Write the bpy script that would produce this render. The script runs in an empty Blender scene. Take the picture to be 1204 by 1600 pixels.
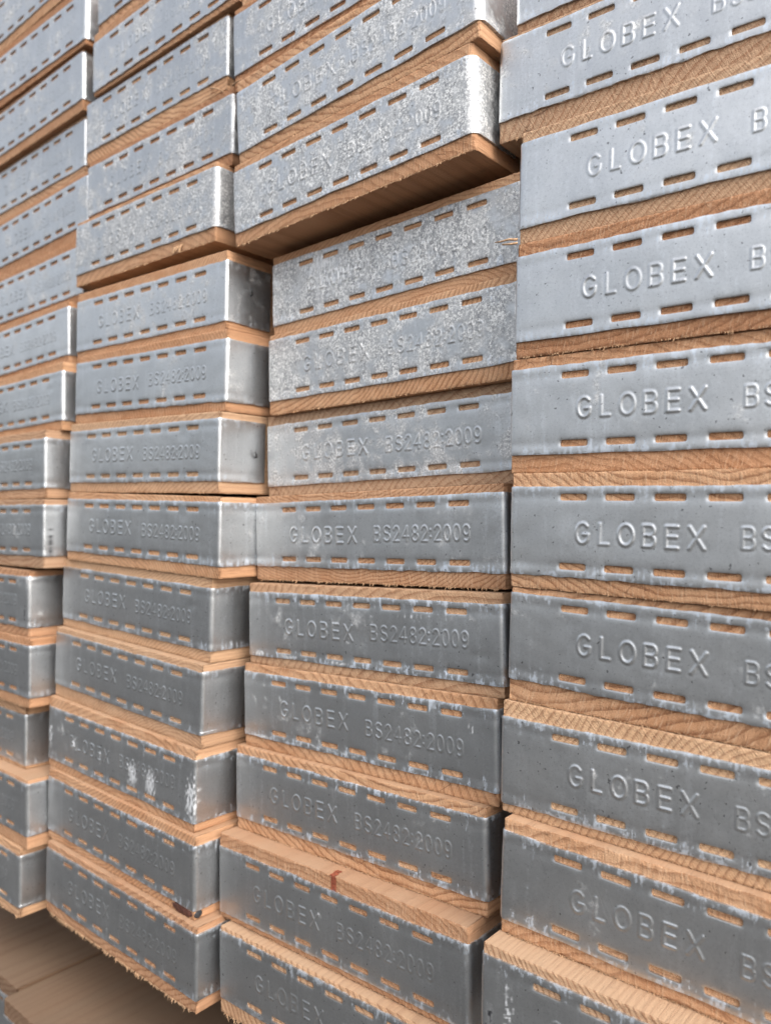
import bpy, math, random
import numpy as np
from mathutils import Matrix, Vector

sc = bpy.context.scene
COL = sc.collection
EYE = 1.30                       # camera height above the yard, metres

# ------------------------------------------------------------------ camera
def look_matrix(yaw, pitch, roll):
    y, p, r = (math.radians(a) for a in (yaw, pitch, roll))
    fwd = Vector((-math.sin(y), math.cos(y), 0)); right = Vector((math.cos(y), math.sin(y), 0)); up = Vector((0, 0, 1))
    f2 = fwd * math.cos(p) + up * math.sin(p); u2 = up * math.cos(p) - fwd * math.sin(p)
    r3 = right * math.cos(r) + u2 * math.sin(r); u3 = u2 * math.cos(r) - right * math.sin(r)
    return Matrix((r3, u3, -f2)).transposed()

cam_data = bpy.data.cameras.new('camera')
cam = bpy.data.objects.new('camera', cam_data); COL.objects.link(cam)
cam.matrix_world = Matrix.Translation((0, 0, EYE)) @ look_matrix(40.218, 0.404, 0.360).to_4x4()
cam_data.sensor_fit = 'HORIZONTAL'; cam_data.sensor_width = 36.0
cam_data.lens = 36.0 * 1213.8 / 1204.0
cam_data.clip_start = 0.01; cam_data.clip_end = 400.0
cam_data.dof.use_dof = True
cam_data.dof.focus_distance = 0.45
cam_data.dof.aperture_fstop = 10.5
sc.camera = cam

# ------------------------------------------------------------------ light
SUN_AZ, SUN_EL = 109.0, 46.0     # compass degrees clockwise from +Y (into the stack), and height
world = bpy.data.worlds.new('World'); sc.world = world; world.use_nodes = True
wn = world.node_tree.nodes; wl = world.node_tree.links
sky = wn.new('ShaderNodeTexSky'); sky.sky_type = 'NISHITA'; sky.sun_disc = False
sky.sun_elevation = math.radians(SUN_EL); sky.sun_rotation = math.radians(SUN_AZ)
sky.air_density = 1.0; sky.dust_density = 6.0; sky.ozone_density = 1.0
wn['Background'].inputs['Strength'].default_value = 0.15
veil = wn.new('ShaderNodeHueSaturation'); veil.inputs['Saturation'].default_value = 0.34   # high cloud takes most of the blue out
wl.new(sky.outputs[0], veil.inputs['Color']); wl.new(veil.outputs[0], wn['Background'].inputs['Color'])

sun_data = bpy.data.lights.new('sun', 'SUN'); sun_data.energy = 0.5; sun_data.angle = math.radians(110)
sun_data.color = (1.0, 0.93, 0.84)
sun = bpy.data.objects.new('sun', sun_data); COL.objects.link(sun)
a, e = math.radians(SUN_AZ), math.radians(SUN_EL)
to_sun = Vector((math.sin(a) * math.cos(e), math.cos(a) * math.cos(e), math.sin(e)))
sun.rotation_euler = to_sun.to_track_quat('Z', 'Y').to_euler()
sun.location = to_sun * 5

sc.view_settings.view_transform = 'Standard'; sc.view_settings.look = 'None'
sc.view_settings.gamma = 1.0; sc.view_settings.exposure = 1.15
try: sc.view_settings.use_curve_mapping = False
except Exception: pass
sc.cycles.max_bounces = 5; sc.cycles.diffuse_bounces = 3; sc.cycles.glossy_bounces = 3
sc.cycles.use_denoising = True; sc.cycles.use_adaptive_sampling = True; sc.cycles.adaptive_threshold = 0.02

# ------------------------------------------------------------------ materials
class N:
    """tiny node-graph writer"""
    def __init__(self, name):
        self.m = bpy.data.materials.new(name); self.m.use_nodes = True
        self.t = self.m.node_tree; self.n = self.t.nodes; self.l = self.t.links
        self.bsdf = self.n['Principled BSDF']
    def put(self, sock, v):
        if isinstance(v, bpy.types.NodeSocket): self.l.new(v, sock)
        elif v is not None: sock.default_value = v
    def math(self, op, a, b=None, c=None, clamp=False):
        x = self.n.new('ShaderNodeMath'); x.operation = op; x.use_clamp = clamp
        for i, v in enumerate((a, b, c)):
            if v is not None: self.put(x.inputs[i], v)
        return x.outputs[0]
    def vec(self, op, a, b=None):
        x = self.n.new('ShaderNodeVectorMath'); x.operation = op
        self.put(x.inputs[0], a)
        if b is not None: self.put(x.inputs[1], b)
        return x.outputs[0]
    def noise(self, v, scale, detail=3.0, rough=0.55, dist=0.0):
        x = self.n.new('ShaderNodeTexNoise'); self.put(x.inputs['Vector'], v)
        x.inputs['Scale'].default_value = scale; x.inputs['Detail'].default_value = detail
        x.inputs['Roughness'].default_value = rough; x.inputs['Distortion'].default_value = dist
        return x.outputs['Fac']
    def step(self, v, lo, hi, a=0.0, b=1.0):
        x = self.n.new('ShaderNodeMapRange'); x.interpolation_type = 'SMOOTHSTEP'
        self.put(x.inputs['Value'], v)
        for k, w in (('From Min', lo), ('From Max', hi), ('To Min', a), ('To Max', b)): self.put(x.inputs[k], w)
        return x.outputs[0]
    def mix(self, f, a, b):
        x = self.n.new('ShaderNodeMix'); x.data_type = 'RGBA'
        self.put(x.inputs[0], f); self.put(x.inputs[6], a); self.put(x.inputs[7], b)
        return x.outputs[2]
    def mixf(self, f, a, b):
        x = self.n.new('ShaderNodeMix'); x.data_type = 'FLOAT'
        self.put(x.inputs[0], f); self.put(x.inputs[2], a); self.put(x.inputs[3], b)
        return x.outputs[0]
    def bump(self, h, strength, dist, normal=None):
        x = self.n.new('ShaderNodeBump'); self.put(x.inputs['Height'], h)
        x.inputs['Strength'].default_value = strength; x.inputs['Distance'].default_value = dist
        if normal is not None: self.put(x.inputs['Normal'], normal)
        return x.outputs[0]
    def obj(self):
        c = self.n.new('ShaderNodeTexCoord').outputs['Object']; o = self.n.new('ShaderNodeObjectInfo')
        return c, o
    def sep(self, v, color=False):
        x = self.n.new('ShaderNodeSeparateColor' if color else 'ShaderNodeSeparateXYZ'); self.put(x.inputs[0], v)
        return x.outputs
    def comb(self, x, y, z):
        c = self.n.new('ShaderNodeCombineXYZ')
        for i, v in enumerate((x, y, z)): self.put(c.inputs[i], v)
        return c.outputs[0]

def rgb(r, g, b): return (r, g, b, 1.0)

def zinc_material():
    g = N('galvanised_steel')
    c, o = g.obj()
    speck, bloom, tone = g.sep(o.outputs['Color'], True)[:3]
    seed = g.math('MULTIPLY', o.outputs['Random'], 37.0)
    v = g.vec('ADD', c, g.comb(seed, g.math('MULTIPLY', seed, 1.7), g.math('MULTIPLY', seed, 0.6)))
    x, y, z = g.sep(c)[:3]
    vs = g.sep(v)
    streakv = g.comb(vs[0], vs[1], g.math('MULTIPLY', vs[2], 0.10))
    big = g.noise(v, 22, 3)
    mid = g.noise(v, 110, 3, 0.6)
    streak = g.noise(streakv, 190, 3, 0.6)
    fine = g.noise(v, 640, 4, 0.74)
    grit = g.noise(v, 1500, 1, 0.6)
    vor = g.n.new('ShaderNodeTexVoronoi'); g.put(vor.inputs['Vector'], v); vor.inputs['Scale'].default_value = 230
    cell = g.sep(vor.outputs['Color'], True)[0]
    # clean rolled zinc
    base = g.mix(g.step(big, 0.3, 0.7), rgb(0.58, 0.597, 0.61), rgb(0.68, 0.693, 0.70))
    base = g.mix(g.math('MULTIPLY', g.step(streak, 0.45, 0.75), 0.28), base, rgb(0.72, 0.73, 0.74))
    base = g.mix(g.math('MULTIPLY', g.step(cell, 0.0, 1.0), 0.06), base, rgb(0.74, 0.75, 0.76))
    base = g.mix(g.step(fine, 0.50, 0.70, 0.0, 0.30), base, rgb(0.78, 0.79, 0.80))
    base = g.mix(g.step(g.math('ADD', g.math('MULTIPLY', fine, 0.6), g.math('MULTIPLY', grit, 0.4)), 0.47, 0.34, 0.0, 0.40), base, rgb(0.30, 0.31, 0.33))
    # per-board tone
    base = g.mix(g.math('MULTIPLY', tone, 0.55), base, rgb(0.30, 0.315, 0.33))
    # crackled white-and-dark mottling where the coating has dulled
    area = g.step(g.math('ADD', g.math('MULTIPLY', mid, 0.55), g.math('MULTIPLY', big, 0.55)), g.math('SUBTRACT', 0.70, g.math('MULTIPLY', speck, 0.37)), g.math('SUBTRACT', 0.86, g.math('MULTIPLY', speck, 0.37)))
    mott = g.step(g.math('ADD', g.math('MULTIPLY', fine, 0.8), g.math('MULTIPLY', mid, 0.2)), 0.41, 0.60)
    mcol = g.mix(mott, rgb(0.25, 0.26, 0.275), rgb(0.84, 0.84, 0.825))
    base = g.mix(g.math('MULTIPLY', area, g.step(streak, 0.35, 0.62, 0.35, 1.0)), base, mcol)
    crk = g.step(g.math('ABSOLUTE', g.math('SUBTRACT', fine, 0.5)), 0.0, 0.035, 1.0, 0.0)
    base = g.mix(g.math('MULTIPLY', g.math('MULTIPLY', area, crk), 0.45), base, rgb(0.20, 0.205, 0.215))
    # bluish white rust creeping in from the cut edges and slots
    az = g.math('ABSOLUTE', z)
    edge = g.math('ADD', g.step(az, 0.010, 0.022), g.step(az, 0.0205, 0.0238, 0.0, 0.40))
    blo = g.math('MULTIPLY', g.step(g.math('ADD', g.math('MULTIPLY', g.noise(g.comb(vs[0], vs[1], g.math('MULTIPLY', vs[2], 0.45)), 380, 4, 0.75), 0.75), g.math('MULTIPLY', streak, 0.35)), g.math('SUBTRACT', 0.70, g.math('MULTIPLY', edge, 0.13)), g.math('SUBTRACT', 0.80, g.math('MULTIPLY', edge, 0.13))), bloom)
    base = g.mix(blo, base, rgb(0.60, 0.68, 0.78))
    chalk = g.math('MULTIPLY', g.step(g.math('ADD', g.math('MULTIPLY', streak, 0.55), g.math('MULTIPLY', fine, 0.45)), 0.52, 0.66), bloom)
    base = g.mix(g.math('MULTIPLY', chalk, 0.55), base, rgb(0.74, 0.77, 0.80))
    # wiped scratches at a slant
    scv = g.comb(g.math('ADD', vs[0], g.math('MULTIPLY', vs[2], 0.5)), vs[1], g.math('MULTIPLY', g.math('SUBTRACT', vs[2], g.math('MULTIPLY', vs[0], 0.5)), 0.03))
    scr = g.step(g.math('ABSOLUTE', g.math('SUBTRACT', g.noise(scv, 330, 1, 0.5), 0.5)), 0.0, 0.012, 1.0, 0.0)
    scr = g.math('MULTIPLY', scr, g.step(big, 0.52, 0.66))
    base = g.mix(g.math('MULTIPLY', scr, 0.35), base, rgb(0.85, 0.86, 0.87))
    # a few dark pits
    pit = g.step(g.noise(v, 420, 2, 0.5), 0.69, 0.74)
    base = g.mix(g.math('MULTIPLY', pit, 0.7), base, rgb(0.10, 0.10, 0.105))
    at = g.n.new('ShaderNodeAttribute'); at.attribute_name = 'marks'
    white, black = g.sep(at.outputs['Color'], True)[:2]
    base = g.mix(g.math('MULTIPLY', white, 0.85), base, rgb(0.82, 0.84, 0.86))
    base = g.mix(black, base, rgb(0.035, 0.036, 0.040))
    g.put(g.bsdf.inputs['Base Color'], base)
    dull = g.math('MAXIMUM', g.math('MAXIMUM', g.math('MULTIPLY', area, 0.8), blo), g.math('MAXIMUM', white, black))
    g.put(g.bsdf.inputs['Metallic'], g.mixf(dull, 0.97, 0.5))
    g.put(g.bsdf.inputs['Roughness'], g.math('ADD', g.mixf(dull, 0.40, 0.61), g.math('MULTIPLY', g.math('SUBTRACT', cell, 0.5), 0.025), None, True))
    h = g.math('ADD', g.math('MULTIPLY', fine, g.math('ADD', 0.15, g.math('MULTIPLY', area, 0.85))), g.math('MULTIPLY', grit, 0.2))
    nb = g.bump(h, 0.35, 0.0004)
    g.put(g.bsdf.inputs['Normal'], nb)
    return g.m

def wood_material(name='sawn_softwood', shade_mul=1.0):
    def rgb(r, g_, b_): return (r * shade_mul, g_ * shade_mul, b_ * shade_mul, 1.0)  # a factor below one dims every wood colour to stand in for shade
    g = N(name)
    c, o = g.obj()
    pr, pg, tone = g.sep(o.outputs['Color'], True)[:3]
    seed = g.math('MULTIPLY', o.outputs['Random'], 23.0)
    v = g.vec('ADD', c, g.comb(seed, g.math('MULTIPLY', seed, 1.3), g.math('MULTIPLY', seed, 0.7)))
    x, y, z = g.sep(c)[:3]
    vs = g.sep(v)
    # growth rings round a pith lying off the board's section
    grainv = g.comb(vs[0], g.math('MULTIPLY', vs[1], 0.06), vs[2])
    wob = g.noise(grainv, 18, 3, 0.5)
    wob2 = g.noise(grainv, 90, 2, 0.5)
    px = g.math('MULTIPLY', g.math('SUBTRACT', pr, 0.5), 0.36)
    pz = g.math('MULTIPLY', g.math('SUBTRACT', pg, 0.5), 0.30)
    dx = g.math('SUBTRACT', x, px); dz = g.math('SUBTRACT', z, pz)
    r = g.math('SQRT', g.math('ADD', g.math('MULTIPLY', dx, dx), g.math('MULTIPLY', dz, dz)))
    r = g.math('ADD', r, g.math('MULTIPLY', wob, 0.020)); r = g.math('ADD', r, g.math('MULTIPLY', wob2, 0.0025))
    ph = g.math('FRACT', g.math('DIVIDE', r, g.mixf(o.outputs['Random'], 0.0024, 0.0062)))
    late = g.math('MULTIPLY', g.step(ph, 0.42, 0.90), g.step(ph, 0.93, 1.0, 1.0, 0.0))
    fib = g.noise(g.comb(g.math('MULTIPLY', vs[0], 1.0), g.math('MULTIPLY', vs[1], 0.03), vs[2]), 1100, 4, 0.65)
    blot = g.noise(grainv, 34, 4, 0.6)
    endm = g.step(g.math('ABSOLUTE', g.sep(g.n.new('ShaderNodeTexCoord').outputs['Normal'])[1]), 0.3, 0.8, 0.45, 1.0)
    ends = g.step(endm, 0.5, 0.9)
    late = g.math('MULTIPLY', late, endm)
    early = g.mix(g.step(blot, 0.3, 0.72), rgb(0.49, 0.262, 0.138), rgb(0.58, 0.35, 0.205))
    early = g.mix(g.step(pr, 0.55, 1.0, 0.0, 0.6), early, rgb(0.58, 0.385, 0.235))
    early = g.mix(g.math('MULTIPLY', tone, 0.75), early, g.mix(g.step(pr, 0.2, 0.8), rgb(0.34, 0.155, 0.075), rgb(0.36, 0.25, 0.17)))
    col = g.mix(g.math('MULTIPLY', late, g.math('MULTIPLY', g.mixf(blot, 0.95, 0.40), g.step(pg, -0.3, 1.4, 0.7, 1.05))), early, rgb(0.21, 0.09, 0.042))
    col = g.mix(g.math('MULTIPLY', g.step(fib, 0.55, 0.75), 0.30), col, rgb(0.52, 0.35, 0.22))
    col = g.mix(g.math('MULTIPLY', g.step(fib, 0.45, 0.28), 0.35), col, rgb(0.15, 0.07, 0.035))
    rope = g.noise(g.comb(g.math('ADD', vs[0], g.math('MULTIPLY', vs[2], g.mixf(pr, -0.7, 0.9))), vs[1], g.math('MULTIPLY', vs[2], 0.16)), 980, 3, 0.6)
    rope = g.math('MULTIPLY', g.math('SUBTRACT', rope, 0.5), endm)
    col = g.mix(g.step(rope, 0.02, 0.16, 0.0, g.mixf(o.outputs['Random'], 0.12, 0.30)), col, rgb(0.22, 0.10, 0.05))
    col = g.mix(g.step(rope, -0.02, -0.16, 0.0, 0.35), col, rgb(0.64, 0.44, 0.29))
    upz = g.step(g.sep(g.n.new('ShaderNodeTexCoord').outputs['Normal'])[2], 0.3, 0.8)
    col = g.mix(g.math('MULTIPLY', upz, g.mixf(blot, 0.15, 0.75)), col, rgb(0.29, 0.21, 0.145))
    chk = g.step(g.math('ABSOLUTE', g.math('SUBTRACT', g.noise(v, 42, 2, 0.5, 0.6), 0.5)), 0.0, 0.006, 1.0, 0.0)
    chk = g.math('MULTIPLY', chk, g.step(g.noise(v, 24, 1), 0.55, 0.65))
    col = g.mix(g.math('MULTIPLY', g.math('MULTIPLY', chk, ends), 0.7), col, rgb(0.10, 0.045, 0.025))
    dirt = g.step(g.noise(v, 55, 5, 0.65), 0.60, 0.80)
    col = g.mix(g.math('MULTIPLY', dirt, 0.35), col, rgb(0.13, 0.075, 0.05))
    g.put(g.bsdf.inputs['Base Color'], col)
    g.bsdf.inputs['Roughness'].default_value = 0.82
    g.bsdf.inputs['Specular IOR Level'].default_value = 0.25
    # saw marks and torn fibre on the cut ends
    h = g.math('ADD', g.math('MULTIPLY', rope, -1.0), g.math('ADD', g.math('MULTIPLY', fib, 0.9), g.math('MULTIPLY', late, 0.10)))
    g.put(g.bsdf.inputs['Normal'], g.bump(h, 0.7, 0.0010))
    return g.m

def plain(name, col, rough, metal=0.0, nscale=300, amt=0.25):
    g = N(name); c, o = g.obj()
    n = g.noise(c, nscale, 5, 0.65)
    d = tuple(k * (1 - amt) for k in col); u = tuple(min(1, k * (1 + amt)) for k in col)
    g.put(g.bsdf.inputs['Base Color'], g.mix(g.step(n, 0.3, 0.7), rgb(*d), rgb(*u)))
    g.bsdf.inputs['Roughness'].default_value = rough; g.bsdf.inputs['Metallic'].default_value = metal
    g.put(g.bsdf.inputs['Normal'], g.bump(n, 0.4, 0.0005))
    return g.m

M_ZINC = zinc_material()
M_WOOD = wood_material()
M_WOOD_SHADED = wood_material('shaded_softwood', 0.45)  # darkened copy of the softwood, with the lower pack's shade painted in
M_KNOT = plain('red_knot_wood', (0.075, 0.026, 0.016), 0.7, 0, 500, 0.5)
M_RESIN = plain('red_resin_streak', (0.24, 0.062, 0.03), 0.55, 0, 400, 0.35)
M_FIBRE = plain('torn_wood_fibre', (0.44, 0.28, 0.165), 0.9, 0, 700, 0.3)
M_NAIL = plain('dull_nail_steel', (0.10, 0.10, 0.105), 0.5, 0.8, 900, 0.4)
M_CAVITY_SHADE = plain('cavity_shade_black', (0.035, 0.036, 0.04), 0.6, 0.2, 900, 0.6)  # near-black that stands for the shade inside a hollow
M_GROUND = plain('yard_asphalt', (0.042, 0.041, 0.039), 0.9, 0, 40, 0.3)

# ------------------------------------------------------------------ setting
gm = bpy.data.meshes.new('ground')
gm.from_pydata([(-150, -150, 0), (150, -150, 0), (150, 150, 0), (-150, 150, 0)], [], [(0, 1, 2, 3)])
gm.materials.append(M_GROUND)
ground = bpy.data.objects.new('ground', gm); COL.objects.link(ground); ground['kind'] = 'structure'

# ------------------------------------------------------------------ end band (galvanised hoop with punched slots and pressed lettering)
MM = 0.001
XL, XR = -112.5, 114.5           # outer width of a board, mm, about its own centre line
PITCH, SLOT_L, SLOT_H, ROW = 25.61, 15.63, 3.7, 36.58
S1 = XL + 32.02                  # left end of the first slot
HALF = 24.0                      # half height of the band
SIDE = 46.0                      # how far the hoop runs back along the board's sides

def arc(cx, cy, rx, ry, a0, a1, n=16):
    t = np.radians(np.linspace(a0, a1, n)); return np.stack([cx + rx * np.cos(t), cy + ry * np.sin(t)], 1)
def poly(*p): return np.array(p, float)

def glyph(ch):
    """centre lines of a letter in a unit box (x 0..1, y 0..1)"""
    if ch == 'G': return [arc(.5, .5, .5, .5, 45, 320, 22), poly((.89, .18), (.95, .44), (.58, .44))]
    if ch == 'L': return [poly((0, 1), (0, 0), (1, 0))]
    if ch == 'O': return [arc(.5, .5, .5, .5, 0, 360, 28)]
    if ch == 'B': return [poly((0, 0), (0, 1), (.62, 1)), arc(.62, .76, .34, .24, 90, -90, 12), poly((.62, .52), (0, .52)), arc(.64, .26, .36, .26, 90, -90, 12), poly((.64, 0), (0, 0))]
    if ch == 'E': return [poly((1, 1), (0, 1), (0, 0), (1, 0)), poly((0, .52), (.9, .52))]
    if ch == 'X': return [poly((0, 1), (1, 0)), poly((0, 0), (1, 1))]
    if ch == 'S': return [arc(.5, .755, .46, .245, 30, 265, 16), arc(.5, .255, .48, .255, 85, -150, 16)]
    if ch == '2': return [arc(.5, .72, .46, .28, 165, -35, 16), poly((.86, .56), (0, 0), (1, 0))]
    if ch == '4': return [poly((.75, 0), (.75, 1), (0, .3), (1, .3))]
    if ch == '8': return [arc(.5, .76, .40, .24, 0, 360, 20), arc(.5, .26, .48, .26, 0, 360, 22)]
    if ch == '0': return [arc(.5, .5, .48, .5, 0, 360, 26)]
    if ch == '9': return [arc(.5, .69, .46, .31, 0, 360, 20), poly((.96, .69), (.93, .3)), arc(.5, .3, .43, .3, 0, -125, 12)]
    if ch == ':': return [poly((.5, .25), (.5, .28)), poly((.5, .72), (.5, .75))]
    return []

WORDS = [[('G', 9.5, 8.6), ('L', 22.5, 6.0), ('O', 32.7, 9.0), ('B', 45.3, 7.3), ('E', 56.8, 6.9), ('X', 68.0, 8.2)],
         [('B', 92.6, 5.9), ('S', 101.2, 6.0), ('2', 109.6, 5.4), ('4', 117.2, 5.8), ('8', 125.2, 5.7), ('2', 133.0, 5.4), (':', 139.6, 2.0),
          ('2', 143.4, 5.4), ('0', 150.6, 5.6), ('0', 157.8, 5.6), ('9', 165.0, 5.5)]]

def seg_dist(px, pz, a, b):
    d = b - a; L = max(d @ d, 1e-9)
    t = np.clip(((px - a[0]) * d[0] + (pz - a[1]) * d[1]) / L, 0, 1)
    return np.hypot(px - a[0] - t * d[0], pz - a[1] - t * d[1])

def emboss(gx, gz, rng):
    out = np.zeros_like(gx)
    for wi, word in enumerate(WORDS):
        hgt = 10.3 if wi == 0 else 9.5
        hw = 1.20 if wi == 0 else 0.98          # half width of the pressed ridge
        top = 0.40 if wi == 0 else 0.30
        sk = rng.uniform(-0.012, 0.012); dz = rng.uniform(-0.5, 0.5); dx0 = rng.uniform(-0.8, 0.8)
        for ch, x0, w in word:
            ins = 0.75 if wi == 0 else 0.5
            x0 = S1 + x0 + dx0 + ins; w = w - 2 * ins; jz = rng.uniform(-0.12, 0.12)
            sel = np.where((gx > x0 - 2.5) & (gx < x0 + w + 2.5) & (abs(gz) < 8.5))
            if not len(sel[0]): continue
            px, pz = gx[sel], gz[sel]; best = np.full(px.shape, 9.0)
            for line in glyph(ch):
                pts = np.stack([x0 + line[:, 0] * w, (line[:, 1] - 0.5) * hgt + dz + jz + sk * (x0 - S1)], 1)
                for a_, b_ in zip(pts[:-1], pts[1:]): best = np.minimum(best, seg_dist(px, pz, a_, b_))
            ridge = np.where(best < hw, np.minimum(1.0, 0.62 + 0.62 * np.cos(np.pi * best / hw)) * (best < hw), 0.0); ridge = np.maximum(ridge, 0)
            moat = 0.05 * np.exp(-((best - hw * 1.5) / 0.8) ** 2)      # sheet drawn in round the ridge
            out[sel] = np.maximum(out[sel], ridge * top * rng.uniform(0.75, 1.1)) - moat * (ridge <= 0)
    return out

def waves(gx, gz, rng, n, lo, hi, amp):
    out = np.zeros_like(gx)
    for _ in range(n):
        L = rng.uniform(lo, hi); th = rng.uniform(0, np.pi)
        out += np.sin((gx * np.cos(th) + gz * np.sin(th)) * 2 * np.pi / L + rng.uniform(0, 6.28))
    return out * amp / math.sqrt(n)

def slot_sdf(gx, gz):
    best = np.full(gx.shape, 99.0); which = np.zeros(gx.shape, int)
    k = 0; rr = 1.25
    for row in (ROW / 2, -ROW / 2):
        for i in range(7):
            cx = S1 + i * PITCH + SLOT_L / 2
            qx = abs(gx - cx) - SLOT_L / 2 + rr; qz = abs(gz - row) - SLOT_H / 2 + rr
            d = np.hypot(np.maximum(qx, 0), np.maximum(qz, 0)) + np.minimum(np.maximum(qx, qz), 0) - rr
            m = d < best; best = np.where(m, d, best); which = np.where(m, k, which); k += 1
    return best, which

def plan_path(s_front, rl, rr, side):
    """points along the hoop seen from above: x, y, normal; s_front are x positions on the flat front"""
    P = []
    for t in np.linspace(1, 0, 8)[:-1]: P.append((XL, rl + (side - rl) * t, -1, 0))
    for t in np.linspace(0, 90, 9)[:-1]:
        c, s = math.cos(math.radians(t)), math.sin(math.radians(t)); P.append((XL + rl - rl * c, rl - rl * s, -c, -s))
    for x in s_front: P.append((x, 0, 0, -1))
    for t in np.linspace(0, 90, 11)[1:]:
        c, s = math.cos(math.radians(t)), math.sin(math.radians(t)); P.append((XR - rr + rr * s, rr - rr * c, s, -c))
    for t in np.linspace(0, 1, 11)[1:]: P.append((XR, rr + (side - rr) * t, 1, 0))
    return np.array(P)

def band_mesh(name, seed, rl, rr, marks=()):
    rng = np.random.RandomState(seed)
    xa, xb = XL + rl, XR - rr
    cut = [xa, S1 - 1.5, S1 + 6 * PITCH + SLOT_L + 1.5, xb]
    xs = np.concatenate([np.linspace(cut[0], cut[1], 26)[:-1], np.linspace(cut[1], cut[2], 388)[:-1], np.linspace(cut[2], cut[3], 24)])
    zz = [0, 7.6, 15.6, 21.0, HALF]
    up = np.concatenate([np.linspace(0, 7.6, 18)[:-1], np.linspace(7.6, 15.6, 7)[:-1], np.linspace(15.6, 21.0, 14)[:-1], np.linspace(21.0, HALF, 6)])
    zs = np.concatenate([-up[::-1][:-1], up])
    P = plan_path(xs, rl, rr, SIDE)
    ns, nz = len(P), len(zs)
    i0 = 7 + 8; i1 = i0 + len(xs)                       # span of the flat front in the path
    # developed length along the hoop for noise on bends and sides
    sx = np.concatenate([[0], np.cumsum(np.hypot(np.diff(P[:, 0]), np.diff(P[:, 1])))]); sx += xa - sx[i0]
    GX, GZ = np.meshgrid(sx, zs, indexing='ij')
    front = np.zeros(ns); front[i0:i1] = 1
    # slots: drop cells, then pull the rim onto the rounded outline
    d, _ = slot_sdf(GX, GZ)
    d = np.where(front[:, None] > 0, d, 9)
    cx = (GX[:-1, :-1] + GX[1:, 1:]) / 2; cz = (GZ[:-1, :-1] + GZ[1:, 1:]) / 2
    dc, wc = slot_sdf(cx, cz)
    cell_front = (front[:-1] * front[1:])[:, None] > 0
    hole = (dc < 0) & cell_front
    nh = np.zeros((ns, nz), int); nk = np.zeros((ns, nz), int)
    for a_, b_ in ((0, 0), (1, 0), (0, 1), (1, 1)):
        nh[a_:ns - 1 + a_, b_:nz - 1 + b_] += hole; nk[a_:ns - 1 + a_, b_:nz - 1 + b_] += ~hole
    rim = (nh > 0) & (nk > 0)
    for _ in range(3):
        e_ = 1e-3
        dd = slot_sdf(GX, GZ)[0]
        ddx = (slot_sdf(GX + e_, GZ)[0] - dd) / e_; ddz = (slot_sdf(GX, GZ + e_)[0] - dd) / e_
        GX = np.where(rim, GX - dd * ddx, GX); GZ = np.where(rim, GZ - dd * ddz, GZ)
    d = np.where(front[:, None] > 0, slot_sdf(GX, GZ)[0], 9)
    # outward displacement
    D = emboss(GX, GZ, rng) * front[:, None]
    D += waves(GX, GZ, rng, 7, 35, 130, 0.16) + waves(GX, GZ, rng, 6, 9, 25, 0.035)
    D -= 0.20 * np.exp(-np.maximum(d, 0) / 0.45)                                   # rolled rim of each slot
    D -= 0.16 * np.exp(-((abs(GZ) - ROW / 2) / 2.8) ** 2) * (d < 30)             # the punched rows are dished
    for row in (ROW / 2, -ROW / 2):                                               # the prong's root at each slot's left end
        for i in range(7):
            D -= rng.uniform(0.05, 0.28) * np.exp(-(((GX - (S1 + i * PITCH - 0.1)) / 0.9) ** 2 + ((GZ - row) / 1.9) ** 2)) * (d < 8)
    for _ in range(rng.randint(2, 5)):                                            # knocks
        D -= rng.uniform(0.1, 0.3) * np.exp(-(((GX - rng.uniform(XL, XR)) / rng.uniform(3, 9)) ** 2 + ((GZ - rng.uniform(-20, 20)) / rng.uniform(3, 8)) ** 2))
    ragged = np.zeros((ns, nz))
    ex = sx
    jag_t = waves(ex, ex * 0, rng, 8, 3, 70, 0.30); jag_b = waves(ex, ex * 0, rng, 8, 3, 70, 0.36)
    wt = np.clip((GZ - 12) / 12, 0, 1); wb = np.clip((-GZ - 12) / 12, 0, 1)
    GZ = GZ + (jag_t[:, None] * wt + jag_b[:, None] * wb) * (abs(GZ) > 21)
    D += 0.25 * np.exp(-(HALF - abs(GZ)) / 0.8) * -1
    # map to space
    # x on the flat front follows GX (rims moved); elsewhere the path
    PX = np.where(front[:, None] > 0, GX - sx[:, None] + P[:, 0][:, None], P[:, 0][:, None]) + P[:, 2][:, None] * D
    PY = P[:, 1][:, None] + P[:, 3][:, None] * D
    V = np.stack([PX, PY, GZ], -1).reshape(-1, 3)
    idx = np.arange(ns * nz).reshape(ns, nz)
    keep = ~hole
    F = np.stack([idx[:-1, :-1], idx[1:, :-1], idx[1:, 1:], idx[:-1, 1:]], -1)[keep]
    NRM = np.repeat(P[:, 2:4], nz, 0)
    MK = np.zeros((ns, nz, 2))
    mr = np.random.RandomState(seed + 900)
    for ch, mx, mz, hx, hz, dens in marks:            # streaky deposits and scuffs: 0 white, 1 black; mx from the first slot
        e_ = ((GX - S1 - mx) / hx) ** 2 + ((GZ - mz) / hz) ** 2
        nz_ = waves(GX, GZ * 0.25, mr, 10, 0.9, 4.0, 0.55) + waves(GX, GZ, mr, 10, 0.8, 5.0, 0.5)
        MK[..., ch] = np.maximum(MK[..., ch], np.clip((dens - e_ * 1.2 + nz_ * 0.8) * 1.2, 0, 1) * (e_ < 1.9))
    MK = MK.reshape(-1, 2)
    verts = [V]; faces = [F]; nv = len(V)
    # wall of the sheet round every open edge (slots, top and bottom lips, tails)
    edges = {}
    for q in F:
        for a_, b_ in ((q[0], q[1]), (q[1], q[2]), (q[2], q[3]), (q[3], q[0])):
            k = (a_, b_) if a_ < b_ else (b_, a_)
            edges[k] = None if k in edges else (a_, b_)
    open_e = [v for v in edges.values() if v is not None]
    need = sorted({i for e_ in open_e for i in e_}); mp = {v: i for i, v in enumerate(need)}
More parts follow.
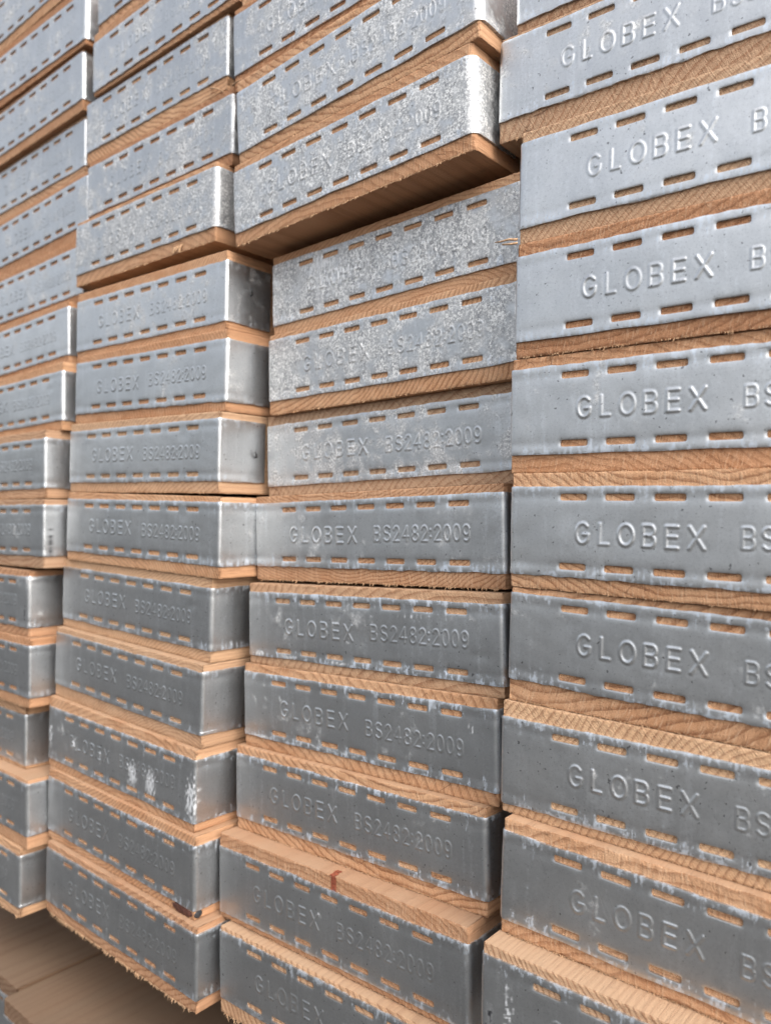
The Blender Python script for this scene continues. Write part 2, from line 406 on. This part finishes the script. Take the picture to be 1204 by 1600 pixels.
    need = np.array(need)
    top_v = V[need].copy(); bot_v = V[need].copy()
    bot_v[:, 0] -= NRM[need, 0] * 1.9; bot_v[:, 1] -= NRM[need, 1] * 1.9
    verts += [top_v, bot_v]
    W_ = np.array([(nv + mp[b_], nv + mp[a_], nv + len(need) + mp[a_], nv + len(need) + mp[b_]) for a_, b_ in open_e])
    faces.append(W_)
    V = np.concatenate(verts) * MM; F = np.concatenate(faces)
    me = bpy.data.meshes.new(name)
    me.from_pydata(V.tolist(), [], F.tolist())
    me.polygons.foreach_set('use_smooth', [True] * len(F))
    if len(marks):
        MK = np.concatenate([MK, MK[need], MK[need]])
        col = np.zeros((len(V), 4), np.float32); col[:, 0] = MK[:, 0]; col[:, 1] = MK[:, 1]; col[:, 3] = 1
        at = me.color_attributes.new('marks', 'FLOAT_COLOR', 'POINT'); at.data.foreach_set('color', col.ravel())
    me.materials.append(M_ZINC); me.update()
    return me

BANDS = {}
for key, seed, rl, rr in (('tight_a', 3, 4.0, 3.0), ('tight_b', 11, 4.5, 3.6), ('tight_c', 27, 3.5, 2.6), ('round_a', 41, 4.5, 5.5), ('round_b', 58, 5.0, 6.5), ('mid_a', 63, 4.0, 4.4), ('mid_b', 77, 4.0, 3.8)):
    BANDS[key] = (band_mesh('end_band_' + key, seed, rl, rr), rl, rr)
W_, K_ = 0, 1
for key, seed, rl, rr, marks in (
        ('smeared', 91, 4.0, 3.0, [(W_, 111, -7, 8, 14, .75), (W_, 137, -8, 9, 15, .75), (W_, 18, -2, 5, 7, .6), (W_, -25, -2, 4, 13, .6), (W_, 190, -7, 8, 20, .75), (W_, 62, -4, 2, 8, .4)]),
        ('scuffed_face', 92, 4.0, 3.2, [(K_, -25.5, -8, 3.2, 15, .55), (W_, -14, 2, 4, 16, .25)]),
        ('scuffed_side', 93, 4.0, 3.0, [(K_, 200, -14, 3.0, 15, .75), (K_, 200, -2, 1.6, 12, .5)]),
        ('scuffed_bend', 94, 4.0, 3.2, [(K_, 188, -12, 2.6, 13, .6), (W_, 196, 22, 9, 2.2, .8)]),
        ('spotted', 95, 4.0, 3.8, [(W_, -18, -22, 9, 2.4, .7), (W_, 12, -22.5, 12, 1.8, .6), (W_, 62, -22.5, 14, 1.8, .6), (W_, 72, -7, 1.6, 3.4, .6), (W_, 96, 12, 8, 9, -.15), (W_, 130, 13, 20, 4, -.1)]),
        ('spotted_low', 96, 4.0, 4.2, [(W_, -12, -23, 20, 1.8, .65), (W_, 10, 7, 1.6, 3.5, .6), (W_, 60, -21.5, 60, 2.0, .05), (W_, 176, 10, 3, 7, .2)]),
        ('bleached', 97, 4.5, 3.4, [(W_, 40, 4, 46, 20, .25), (W_, 20, 12, 26, 10, .45), (W_, 110, 2, 60, 22, -.1)])):
    BANDS[key] = (band_mesh('end_band_' + key, seed, rl, rr, marks), rl, rr)

# ------------------------------------------------------------------ timber
LENGTH = 2400.0
def timber_mesh(name, seed, rl, rr, bl, br, tl, tr, fray, wood=None):
    """bl..tr: z in mm of the bottom and top arris at the left and right edge"""
    rng = np.random.RandomState(seed)
    inset = 1.5
    rl, rr = max(1.4, rl - 1.6), max(1.4, rr - 2.0)
    xs = np.linspace(XL + rl, XR - rr, 190)
    P = plan_path(xs, rl, rr, SIDE)
    P[:, 0] -= P[:, 2] * inset; P[:, 1] -= P[:, 3] * inset
    k0, k1 = 7, len(P) - 10                      # arcs + front
    first, last = P[0].copy(), P[-1].copy(); first[1] = last[1] = LENGTH
    P = np.vstack([first, P, last]); k0 += 1; k1 += 1
    ns = len(P)
    u = (P[:, 0] - XL) / (XR - XL)
    zb = bl + (br - bl) * u; zt = tl + (tr - tl) * u
    nearend = (P[:, 1] < 60).astype(float)
    sx = np.cumsum(np.concatenate([[0], np.hypot(np.diff(P[:, 0]), np.minimum(np.diff(P[:, 1]), 60))]))
    rows = [(0, 0.35), (0.5, 0.05), (1.6, 0), (3.6, 0), (6.5, 0), (10, 0), (15, 0)]
    V = []
    lines = []
    for side in (0, 1):
        seq = rows if side == 0 else rows[::-1]
        for h_, pull in seq:
            jz = (waves(sx, sx * 0, rng, 8, 2.2, 14, 0.16 + 0.28 * fray * (side == 0)) + rng.normal(0, 0.05 + 0.16 * fray * (side == 0), ns)) * (h_ < 1) * nearend
            jy = (waves(sx, sx * 0, rng, 6, 4, 60, 0.10) + rng.normal(0, 0.11, ns)) * nearend - pull
            z = (zb + h_ if side == 0 else zt - h_) + (-abs(jz) * 0.6 + 0.1 if side == 0 else abs(jz) * -1.0)
            lines.append(np.stack([P[:, 0] + P[:, 2] * jy, P[:, 1] + P[:, 3] * jy, z], 1))
    nz = len(lines)
    V = np.stack(lines, 1).reshape(-1, 3)
    idx = np.arange(ns * nz).reshape(ns, nz)
    F = np.stack([idx[:-1, :-1], idx[1:, :-1], idx[1:, 1:], idx[:-1, 1:]], -1).reshape(-1, 4).tolist()
    nv = len(V); extra = []
    for row, flip in ((0, True), (nz - 1, False)):
        a_ = idx[k0:k1, row]; rims = V[a_]
        p1 = rims.copy()
        p2 = rims.copy(); p2[:, 1] = rims[:, 1] + 3.0; p2[:, 2] = (zb[k0:k1] if row == 0 else zt[k0:k1])
        p3 = p2.copy(); p3[:, 1] = 45.0
        p4 = p2.copy(); p4[:, 1] = LENGTH
        base = nv + sum(len(e_) for e_ in extra); n_ = len(a_)
        extra += [p1, p2, p3, p4]
        prev = np.arange(base, base + n_)
        for j in range(1, 4):
            cur = np.arange(base + j * n_, base + (j + 1) * n_)
            for i in range(n_ - 1):
                q = [int(prev[i]), int(prev[i + 1]), int(cur[i + 1]), int(cur[i])]
                F.append(q[::-1] if flip else q)
            prev = cur
    V = np.concatenate([V] + extra) * MM
    me = bpy.data.meshes.new(name); me.from_pydata(V.tolist(), [], F)
    me.materials.append(wood or M_WOOD)
    sm = np.zeros(len(F), bool); sm[:] = True
    me.polygons.foreach_set('use_smooth', sm.tolist()); me.update()
    return me

def fibre_mesh(name, seed, n, x0, x1, zfun, lmin, lmax, outward):
    """torn slivers hanging from a bottom arris"""
    rng = np.random.RandomState(seed); V, F = [], []
    for _ in range(n):
        x = rng.uniform(x0, x1); z = zfun(x) + 0.25; w = rng.uniform(0.10, 0.34); L = lmin + (lmax - lmin) * rng.rand() ** 2.2
        tip = np.array([x + rng.normal(0, L * 0.45), 1.2 - rng.uniform(0, outward) * L, z - L * rng.uniform(0.25, 1.0)])
        b = [np.array([x - w, 1.4, z]), np.array([x + w, 1.4, z]), np.array([x, 2.4, z + 0.1]), np.array([x, 1.0, z + 0.5])]
        k = len(V); V += b + [tip]
        for t in ((0, 3, 4), (3, 1, 4), (1, 2, 4), (2, 0, 4)): F.append((k + t[0], k + t[1], k + t[2]))
    me = bpy.data.meshes.new(name); me.from_pydata((np.array(V) * MM).tolist(), [], F); me.materials.append(M_FIBRE); me.update()
    return me

# column, row, left edge x, front y, band centre z (mm from the camera), yaw, roll, bottom z, top z, roll of the seam below and above
BOARDS = [
    ('c0', -5, -940.9, 328.4, -336.8, 0.25, -0.12, -369.5, -305.8, -0.12, 0.00),
    ('c0', -4, -932.0, 330.9, -269.8, 0.09, 0.12, -305.8, -242.7, 0.00, 0.23),
    ('c0', -3, -964.1, 344.2, -215.2, 0.03, 0.33, -242.7, -179.4, 0.23, 0.15),
    ('c0', -2, -941.1, 336.7, -145.5, -0.07, -0.03, -179.4, -114.5, 0.15, 0.04),
    ('c0', -1, -949.2, 338.3, -81.9, 0.18, 0.12, -114.5, -49.4, 0.04, 0.17),
    ('c0', 0, -926.1, 342.0, -14.5, -0.21, 0.23, -49.4, 15.8, 0.17, 0.25),
    ('c0', 1, -948.1, 352.4, 49.0, 0.05, 0.27, 15.8, 80.9, 0.25, 0.47),
    ('c0', 2, -943.8, 368.2, 114.0, -0.27, 0.67, 80.9, 146.5, 0.47, 1.03),
    ('c0', 3, -962.7, 382.9, 180.8, -0.03, 1.38, 146.5, 212.4, 1.03, 0.88),
    ('c0', 4, -958.9, 396.2, 246.0, -0.39, 0.39, 212.4, 278.5, 0.88, 0.78),
    ('c0', 5, -953.9, 398.8, 314.7, -0.39, 1.17, 278.5, 344.5, 0.78, 0.65),
    ('c0', 6, -971.5, 404.1, 380.7, -0.32, 0.13, 344.5, 409.4, 0.65, 0.29),
    ('c0', 7, -964.9, 397.8, 444.2, -0.29, 0.45, 409.4, 473.3, 0.29, -0.44),
    ('c0', 8, -956.2, 394.0, 503.9, 0.03, -1.33, 473.3, 537.3, -0.44, -0.84),
    ('c0', 9, -962.0, 394.8, 572.5, -0.53, -0.35, 537.3, 601.8, -0.84, -0.35),
    ('c1', -5, -694.2, 343.5, -326.9, -0.03, -0.44, -360.8, -297.7, -0.44, -0.62),
    ('c1', -4, -703.3, 348.5, -266.2, -0.17, -0.80, -297.7, -234.8, -0.62, -1.02),
    ('c1', -3, -708.7, 351.4, -203.5, -0.03, -1.25, -234.8, -171.2, -1.02, -1.71),
    ('c1', -2, -706.3, 355.7, -136.5, -0.20, -2.17, -171.2, -107.3, -1.71, -1.92),
    ('c1', -1, -704.6, 361.7, -74.8, -0.05, -1.68, -107.3, -43.8, -1.92, -1.49),
    ('c1', 0, -693.2, 359.4, -10.9, 0.15, -1.30, -43.8, 19.8, -1.49, -1.18),
    ('c1', 1, -704.5, 367.7, 53.0, 0.03, -1.06, 19.8, 83.5, -1.18, -1.49),
    ('c1', 2, -702.9, 371.1, 116.1, 0.41, -1.91, 83.5, 147.2, -1.49, -1.56),
    ('c1', 3, -713.6, 377.9, 179.1, 0.72, -1.20, 147.2, 211.4, -1.56, -1.20),
    ('c1', 4, -731.2, 385.6, 258.6, -0.48, -1.17, 223.3, 286.9, -1.17, -0.88),
    ('c1', 5, -726.1, 395.0, 319.5, 0.27, -0.58, 286.9, 349.9, -0.88, -0.64),
    ('c1', 6, -733.5, 397.4, 385.6, -0.35, -0.70, 349.9, 412.3, -0.64, -0.17),
    ('c1', 7, -714.9, 393.8, 441.0, -0.37, 0.36, 412.3, 474.5, -0.17, 0.16),
    ('c1', 8, -712.0, 396.1, 506.7, -0.11, -0.04, 474.5, 537.9, 0.16, -0.04),
    ('c2', -5, -459.2, 357.5, -323.3, 0.38, 1.41, -358.7, -296.5, 1.41, 1.42),
    ('c2', -4, -471.7, 366.2, -268.1, -0.04, 1.43, -296.5, -234.5, 1.42, 1.48),
    ('c2', -3, -470.1, 380.5, -201.2, 0.26, 1.52, -234.5, -171.4, 1.48, 1.52),
    ('c2', -2, -466.3, 384.6, -138.8, 0.63, 1.51, -171.4, -108.6, 1.52, 1.69),
    ('c2', -1, -463.9, 386.6, -77.7, 0.56, 1.87, -108.6, -45.4, 1.69, 1.63),
    ('c2', 0, -466.3, 394.4, -11.2, -0.33, 1.40, -45.4, 18.1, 1.63, 1.41),
    ('c2', 1, -470.1, 409.2, 50.3, 0.05, 1.42, 18.1, 81.5, 1.41, 1.17),
    ('c2', 2, -464.7, 405.0, 115.8, -0.53, 0.92, 81.5, 144.7, 1.17, 1.28),
    ('c2', 3, -464.4, 408.1, 176.9, 0.17, 1.64, 144.7, 207.6, 1.28, 1.64),
    ('c2', 4, -482.4, 383.5, 248.4, -0.18, 2.37, 214.4, 279.4, 2.37, 2.84),
    ('c2', 5, -479.2, 384.4, 312.6, -0.36, 3.31, 279.4, 344.5, 2.84, 2.35),
    ('c2', 6, -496.4, 393.3, 379.6, 0.01, 1.40, 344.5, 409.5, 2.35, 1.40),
    ('c2', 7, -489.0, 394.0, 444.5, 0.00, 1.40, 409.5, 473.9, 1.40, 1.40),
    ('c3', -4, -229.5, 351.0, -255.9, 0.09, -0.13, -290.6, -228.0, -0.13, -1.04),
    ('c3', -3, -227.8, 365.9, -197.6, 0.91, -1.96, -228.0, -165.7, -1.04, -1.20),
    ('c3', -2, -231.9, 373.6, -135.1, 0.15, -0.44, -165.7, -103.4, -1.20, -1.08),
    ('c3', -1, -229.1, 375.6, -68.3, -0.36, -1.71, -103.4, -40.4, -1.08, -1.27),
    ('c3', 0, -228.4, 374.9, -8.0, -1.27, -0.84, -40.4, 23.6, -1.27, -0.82),
    ('c3', 1, -230.1, 378.1, 57.6, 0.87, -0.80, 23.6, 87.6, -0.82, -0.92),
    ('c3', 2, -227.3, 377.9, 120.2, 0.30, -1.03, 87.6, 151.6, -0.92, -1.16),
    ('c3', 3, -227.7, 382.0, 185.1, 0.24, -1.28, 151.6, 215.6, -1.16, -1.28),
    ('c3', 4, -252.4, 399.7, 260.0, 0.54, -1.40, 223.4, 286.6, -1.40, -1.30),
    ('c3', 5, -241.5, 402.0, 316.5, 0.00, -1.20, 286.6, 349.2, -1.30, -1.20),
]
# looks: column+row -> (mottling, bloom, tone)
def looks(c, r, rng):
    if c == 'c3':
        sp = {5: .35, 4: .35, 3: .2, 2: .12, 1: .22, 0: .15, -1: .18, -2: .12, -3: .08, -4: .15}[r]; bl = .6; tn = .25
    elif c == 'c2':
        sp = {7: .5, 6: .55, 5: .65, 4: .75, 3: .85, 2: .75, 1: .55, 0: .25, -1: .2, -2: .22, -3: .15, -4: .08, -5: .08}[r]; bl = .8 if -3 <= r <= 0 else .5; tn = .62 if r < 0 else .45
    elif c == 'c1':
        sp = {8: .5, 7: .5, 6: .55, 5: .65, 4: .75, 3: .4, 2: .2}.get(r, .06); bl = .7 if r in (-3, -4, 0, -1) else .45; tn = .5
    else:
        sp = .42 if r > 3 else .12; bl = .4; tn = .5
    return sp, bl, min(1, max(0, tn + rng.uniform(-.18, .18)))

GAPS = {('c1', 0): (0.3, 2.6), ('c2', -1): (2.2, 1.4), ('c0', -1): (0.3, 3.0), ('c0', 0): (0.2, 1.0)}      # extra clearance over a board's top, left and right
ROUND = {('c1', -3): 'smeared', ('c3', -4): 'scuffed_face', ('c0', 0): 'scuffed_side', ('c0', -1): 'scuffed_bend', ('c2', -1): 'spotted', ('c2', 3): 'bleached', ('c2', 4): 'round_b', ('c2', 5): 'round_a', ('c2', 6): 'round_a', ('c1', 4): 'round_a', ('c2', -3): 'mid_a', ('c2', -4): 'mid_a', ('c2', -2): 'spotted_low', ('c0', 8): 'round_a', ('c0', 7): 'mid_a'}
STACK = {'c0': 'leftmost stack', 'c1': 'second stack from left', 'c2': 'third stack from left', 'c3': 'rightmost stack'}
LOWEST = {'c0': -5, 'c1': -5, 'c2': -5, 'c3': -4}
ORD = ['lowest', 'second', 'third', 'fourth', 'fifth', 'sixth', 'seventh', 'eighth', 'ninth', 'tenth', 'eleventh', 'twelfth', 'thirteenth', 'fourteenth', 'fifteenth']
TRAIT = {('c2', 4): 'jutting over the one below', ('c2', 3): 'mottled white under the overhang', ('c1', 4): 'jutting over a gap', ('c1', -3): 'with smeared white patches',
         ('c2', -4): 'with a red resin streak', ('c1', -4): 'with a dark red knot', ('c0', 0): 'with a black scuff on its side', ('c3', -4): 'cut off by the frame',
         ('c1', 0): 'under a narrow dark crack', ('c2', -1): 'under a narrow dark crack', ('c1', -5): 'with a frayed lower edge', ('c2', -5): 'with a frayed lower edge'}

def add_part(name, me, parent, color=None, label=None, kind=None):
    o = bpy.data.objects.new(name, me); COL.objects.link(o); o.parent = parent
    if color: o.color = color
    if label: o['label'] = label
    if kind: o['kind'] = kind
    return o

def make_board(c, r, x, y, zc, yaw, roll, zb, zt, rd, ru, label, group, band_key, look, fray, seed, gaps=(0, 0)):
    rng = random.Random(seed)
    root = bpy.data.objects.new('scaffold_board', None); COL.objects.link(root)
    root.empty_display_size = 0.05
    ya, ro = math.radians(yaw), math.radians(roll)
    # centre line of the board on its front plane, dropped to its underside
    cx, cy = x + 112.5 * math.cos(ya), y + 112.5 * math.sin(ya)
    root.location = (cx * MM, cy * MM, zb * MM + EYE)
    root.rotation_euler = (0, -ro, ya)
    root['label'] = label; root['category'] = 'scaffold board'; root['group'] = group
    td, tu = math.tan(math.radians(rd - roll)), math.tan(math.radians(ru - roll))
    t = zt - zb
    bl, br = XL * td + 0.15, XR * td + 0.15
    tl, tr = t + XL * tu - 0.15 - gaps[0], t + XR * tu - 0.15 - gaps[1]
    me_b, rl, rr = BANDS[band_key]
    tm = timber_mesh('timber', seed, rl, rr, bl, br, tl, tr, fray, M_WOOD_SHADED if c == 'low' else M_WOOD)
    pith = (rng.random(), rng.choice((rng.uniform(-.25, .3), rng.uniform(.9, 1.35))), rng.choice((0.0, 0.2, 0.45, 0.7, 1.0)), 1)
    if c == 'low': pith = (pith[0], pith[1], 1.0, 1)  # darkest timber tone, more of the lower pack's shade put into colour
    timber = add_part('timber', tm, root, pith)
    band = add_part('end_band', me_b, root, look + (1,))
    band.location = (0, 0, (zc - zb) * MM)
    if fray > 0.1:
        n = int(70 + 330 * fray)
        fm = fibre_mesh('torn_fibres', seed + 5, n, XL + 6, XR - 6, lambda q: bl + (br - bl) * (q - XL) / (XR - XL), 0.25, 0.8 + 4.2 * fray, 0.5)
        add_part('torn_fibres', fm, timber, kind='stuff')
    return root, timber, band, zc - zb, t

FRAY = {('c1', -5): 1.0, ('c2', -5): .8, ('c0', -5): .6, ('c2', 4): .6, ('c3', -3): .9, ('c3', 3): .7, ('c3', 4): .5, ('c2', 0): .6, ('c2', 3): .5, ('c2', 2): .35, ('c1', 4): .4, ('c3', 2): .5, ('c2', -3): .4, ('c1', -2): .4, ('c1', -3): .35, ('c3', -1): .35}
built = {}
keys = ['tight_a', 'tight_b', 'tight_c', 'mid_b']
for i, row in enumerate(BOARDS):
    c, r = row[0], row[1]
    rng = random.Random(100 + i)
    k = r - LOWEST[c]
    where = STACK[c]
    first = 'lowest board in view' if (k == 0 and c == 'c3') else 'lowest board' if k == 0 else ORD[k] + ' board up'
    label = 'banded ' + first + ' in the ' + where
    if (c, r) in TRAIT: label += ', ' + TRAIT[(c, r)]
    group = 'scaffold boards in the ' + where
    key = ROUND.get((c, r), keys[(i * 7 + i // 3) % 4])
    built[(c, r)] = make_board(*row, label, group, key, looks(c, r, rng), FRAY.get((c, r), 0.15), 1000 + i * 17, GAPS.get((c, r), (0, 0)))

# the pack underneath, standing further out
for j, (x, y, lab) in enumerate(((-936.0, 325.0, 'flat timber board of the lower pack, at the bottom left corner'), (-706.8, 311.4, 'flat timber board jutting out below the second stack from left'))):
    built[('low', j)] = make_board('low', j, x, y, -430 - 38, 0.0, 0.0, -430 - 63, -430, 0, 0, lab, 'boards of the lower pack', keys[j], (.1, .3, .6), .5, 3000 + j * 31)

# ------------------------------------------------------------------ small marks of wear on single boards
def tube(pts, radii, n=6):
    V, F = [], []
    pts = [Vector(p) for p in pts]
    for i, p in enumerate(pts):
        d = (pts[min(i + 1, len(pts) - 1)] - pts[max(i - 1, 0)]).normalized()
        a_ = d.orthogonal().normalized(); b_ = d.cross(a_)
        for k in range(n):
            t_ = 2 * math.pi * k / n; V.append((p + (a_ * math.cos(t_) + b_ * math.sin(t_)) * radii[i]) * MM)
    for i in range(len(pts) - 1):
        for k in range(n): F.append((i * n + k, i * n + (k + 1) % n, (i + 1) * n + (k + 1) % n, (i + 1) * n + k))
    F += [tuple(range(n))[::-1], tuple((len(pts) - 1) * n + k for k in range(n))]
    return [tuple(v) for v in V], F
def mesh_of(name, V, F, mat, smooth=True):
    me = bpy.data.meshes.new(name); me.from_pydata(V, [], F); me.materials.append(mat)
    me.polygons.foreach_set('use_smooth', [smooth] * len(F)); me.update(); return me
def lump(cx, cy, cz, rx, ry, rz, seed):
    rng = random.Random(seed); V, F = [], []; nu, nv = 18, 9
    for j in range(nv + 1):
        for i in range(nu):
            a_ = 2 * math.pi * i / nu; b_ = math.pi * j / nv; k = 1 + rng.uniform(-.12, .12)
            V.append(((cx + rx * k * math.sin(b_) * math.cos(a_)) * MM, (cy + ry * k * math.cos(b_)) * MM, (cz + rz * k * math.sin(b_) * math.sin(a_)) * MM))
    for j in range(nv):
        for i in range(nu): F.append((j * nu + i, j * nu + (i + 1) % nu, (j + 1) * nu + (i + 1) % nu, (j + 1) * nu + i))
    return V, F

# dark red knot broken out of the lower corner
root, timber, band, zc, t = built[('c1', -4)]
add_part('knot', mesh_of('knot', *lump(99, 1.3, 4.0, 13, 0.7, 3.6, 4), M_KNOT), timber, label='dark red knot at the lower corner')
add_part('cavity_shade', mesh_of('cavity_shade', *lump(113.2, 5.0, 4.2, 0.7, 3.4, 2.8, 5), M_CAVITY_SHADE), timber)  # dark lump painting in the shaded hollow beside the knot
# resin streak over the ledge and down the end
root, timber, band, zc, t = built[('c2', -4)]
xs_, w_ = S1 + 88.0, 2.3
V, F = [], []
prof = [(1.2, t - 14), (1.2, t - 0.9), (1.35, t + 0.12), (4, t + 0.16), (7, t + 0.16), (9.5, t + 0.10)]
for i, (y_, z_) in enumerate(prof):
    sh = -0.5 * i + (0.8 if i % 2 else 0); V += [((xs_ + sh - w_) * MM, y_ * MM, z_ * MM), ((xs_ + sh + w_) * MM, y_ * MM, z_ * MM)]
F = [(2 * i, 2 * i + 1, 2 * i + 3, 2 * i + 2) for i in range(len(prof) - 1)]
add_part('resin_streak', mesh_of('resin_streak', V, F, M_RESIN, False), timber, label='brick red resin streak')
# nails standing out of the hoop's side
for key, y_, dz in ((('c1', 3), 25.0, 1.0), (('c1', 1), 36.0, -4.0)):
    root, timber, band, zc, t = built[key]
    V, F = tube([(XR - 1, y_, dz), (XR + 2.2, y_ - .6, dz + .3), (XR + 3.0, y_ - 1.6, dz + 2.6), (XR + 2.4, y_ - 2.2, dz + 5.2)], [.75, .75, .7, .55])
    add_part('bent_nail', mesh_of('bent_nail', V, F, M_NAIL), band)
# long pale splinters torn loose at two corners
for key, pts in ((('c1', 6), [(93, 0.2, 7.5), (100, -1.2, 4.5), (107, -2.0, 1.0), (113, -1.5, -3.5)]),
                 (('c2', 6), [(-112, 0.4, 4.5), (-108, -1.4, 3.4), (-103, -1.8, 3.2), (-99, -1.6, 3.9)]),
                 (('c3', 3), [(-112, 0.8, 4.0), (-117, -0.6, 4.6), (-122, -1.0, 4.2), (-126, -1.0, 4.6)]),
                 (('c3', 3), [(-112, 0.8, 2.0), (-116, -0.4, 1.8), (-121, -0.8, 2.4)])):
    root, timber, band, zc, t = built[key]
    V, F = tube(pts, [.75, .65, .5, .25][:len(pts)], 5)
    add_part('splinter', mesh_of('splinter', V, F, M_FIBRE), timber)
# broken fibre stubs under the jutting board of the second stack
root, timber, band, zc, t = built[('c1', 4)]
for x_, l_ in ((60, 6), (64, 5), (68.5, 7)):
    V, F = tube([(x_, 1.6, 6.0), (x_ - .8, -0.6, 4.0), (x_ - 1.6, -1.2, 6.0 - l_)], [1.3, 1.4, .9], 5)
    add_part('broken_stub', mesh_of('broken_stub', V, F, M_FIBRE, False), timber)
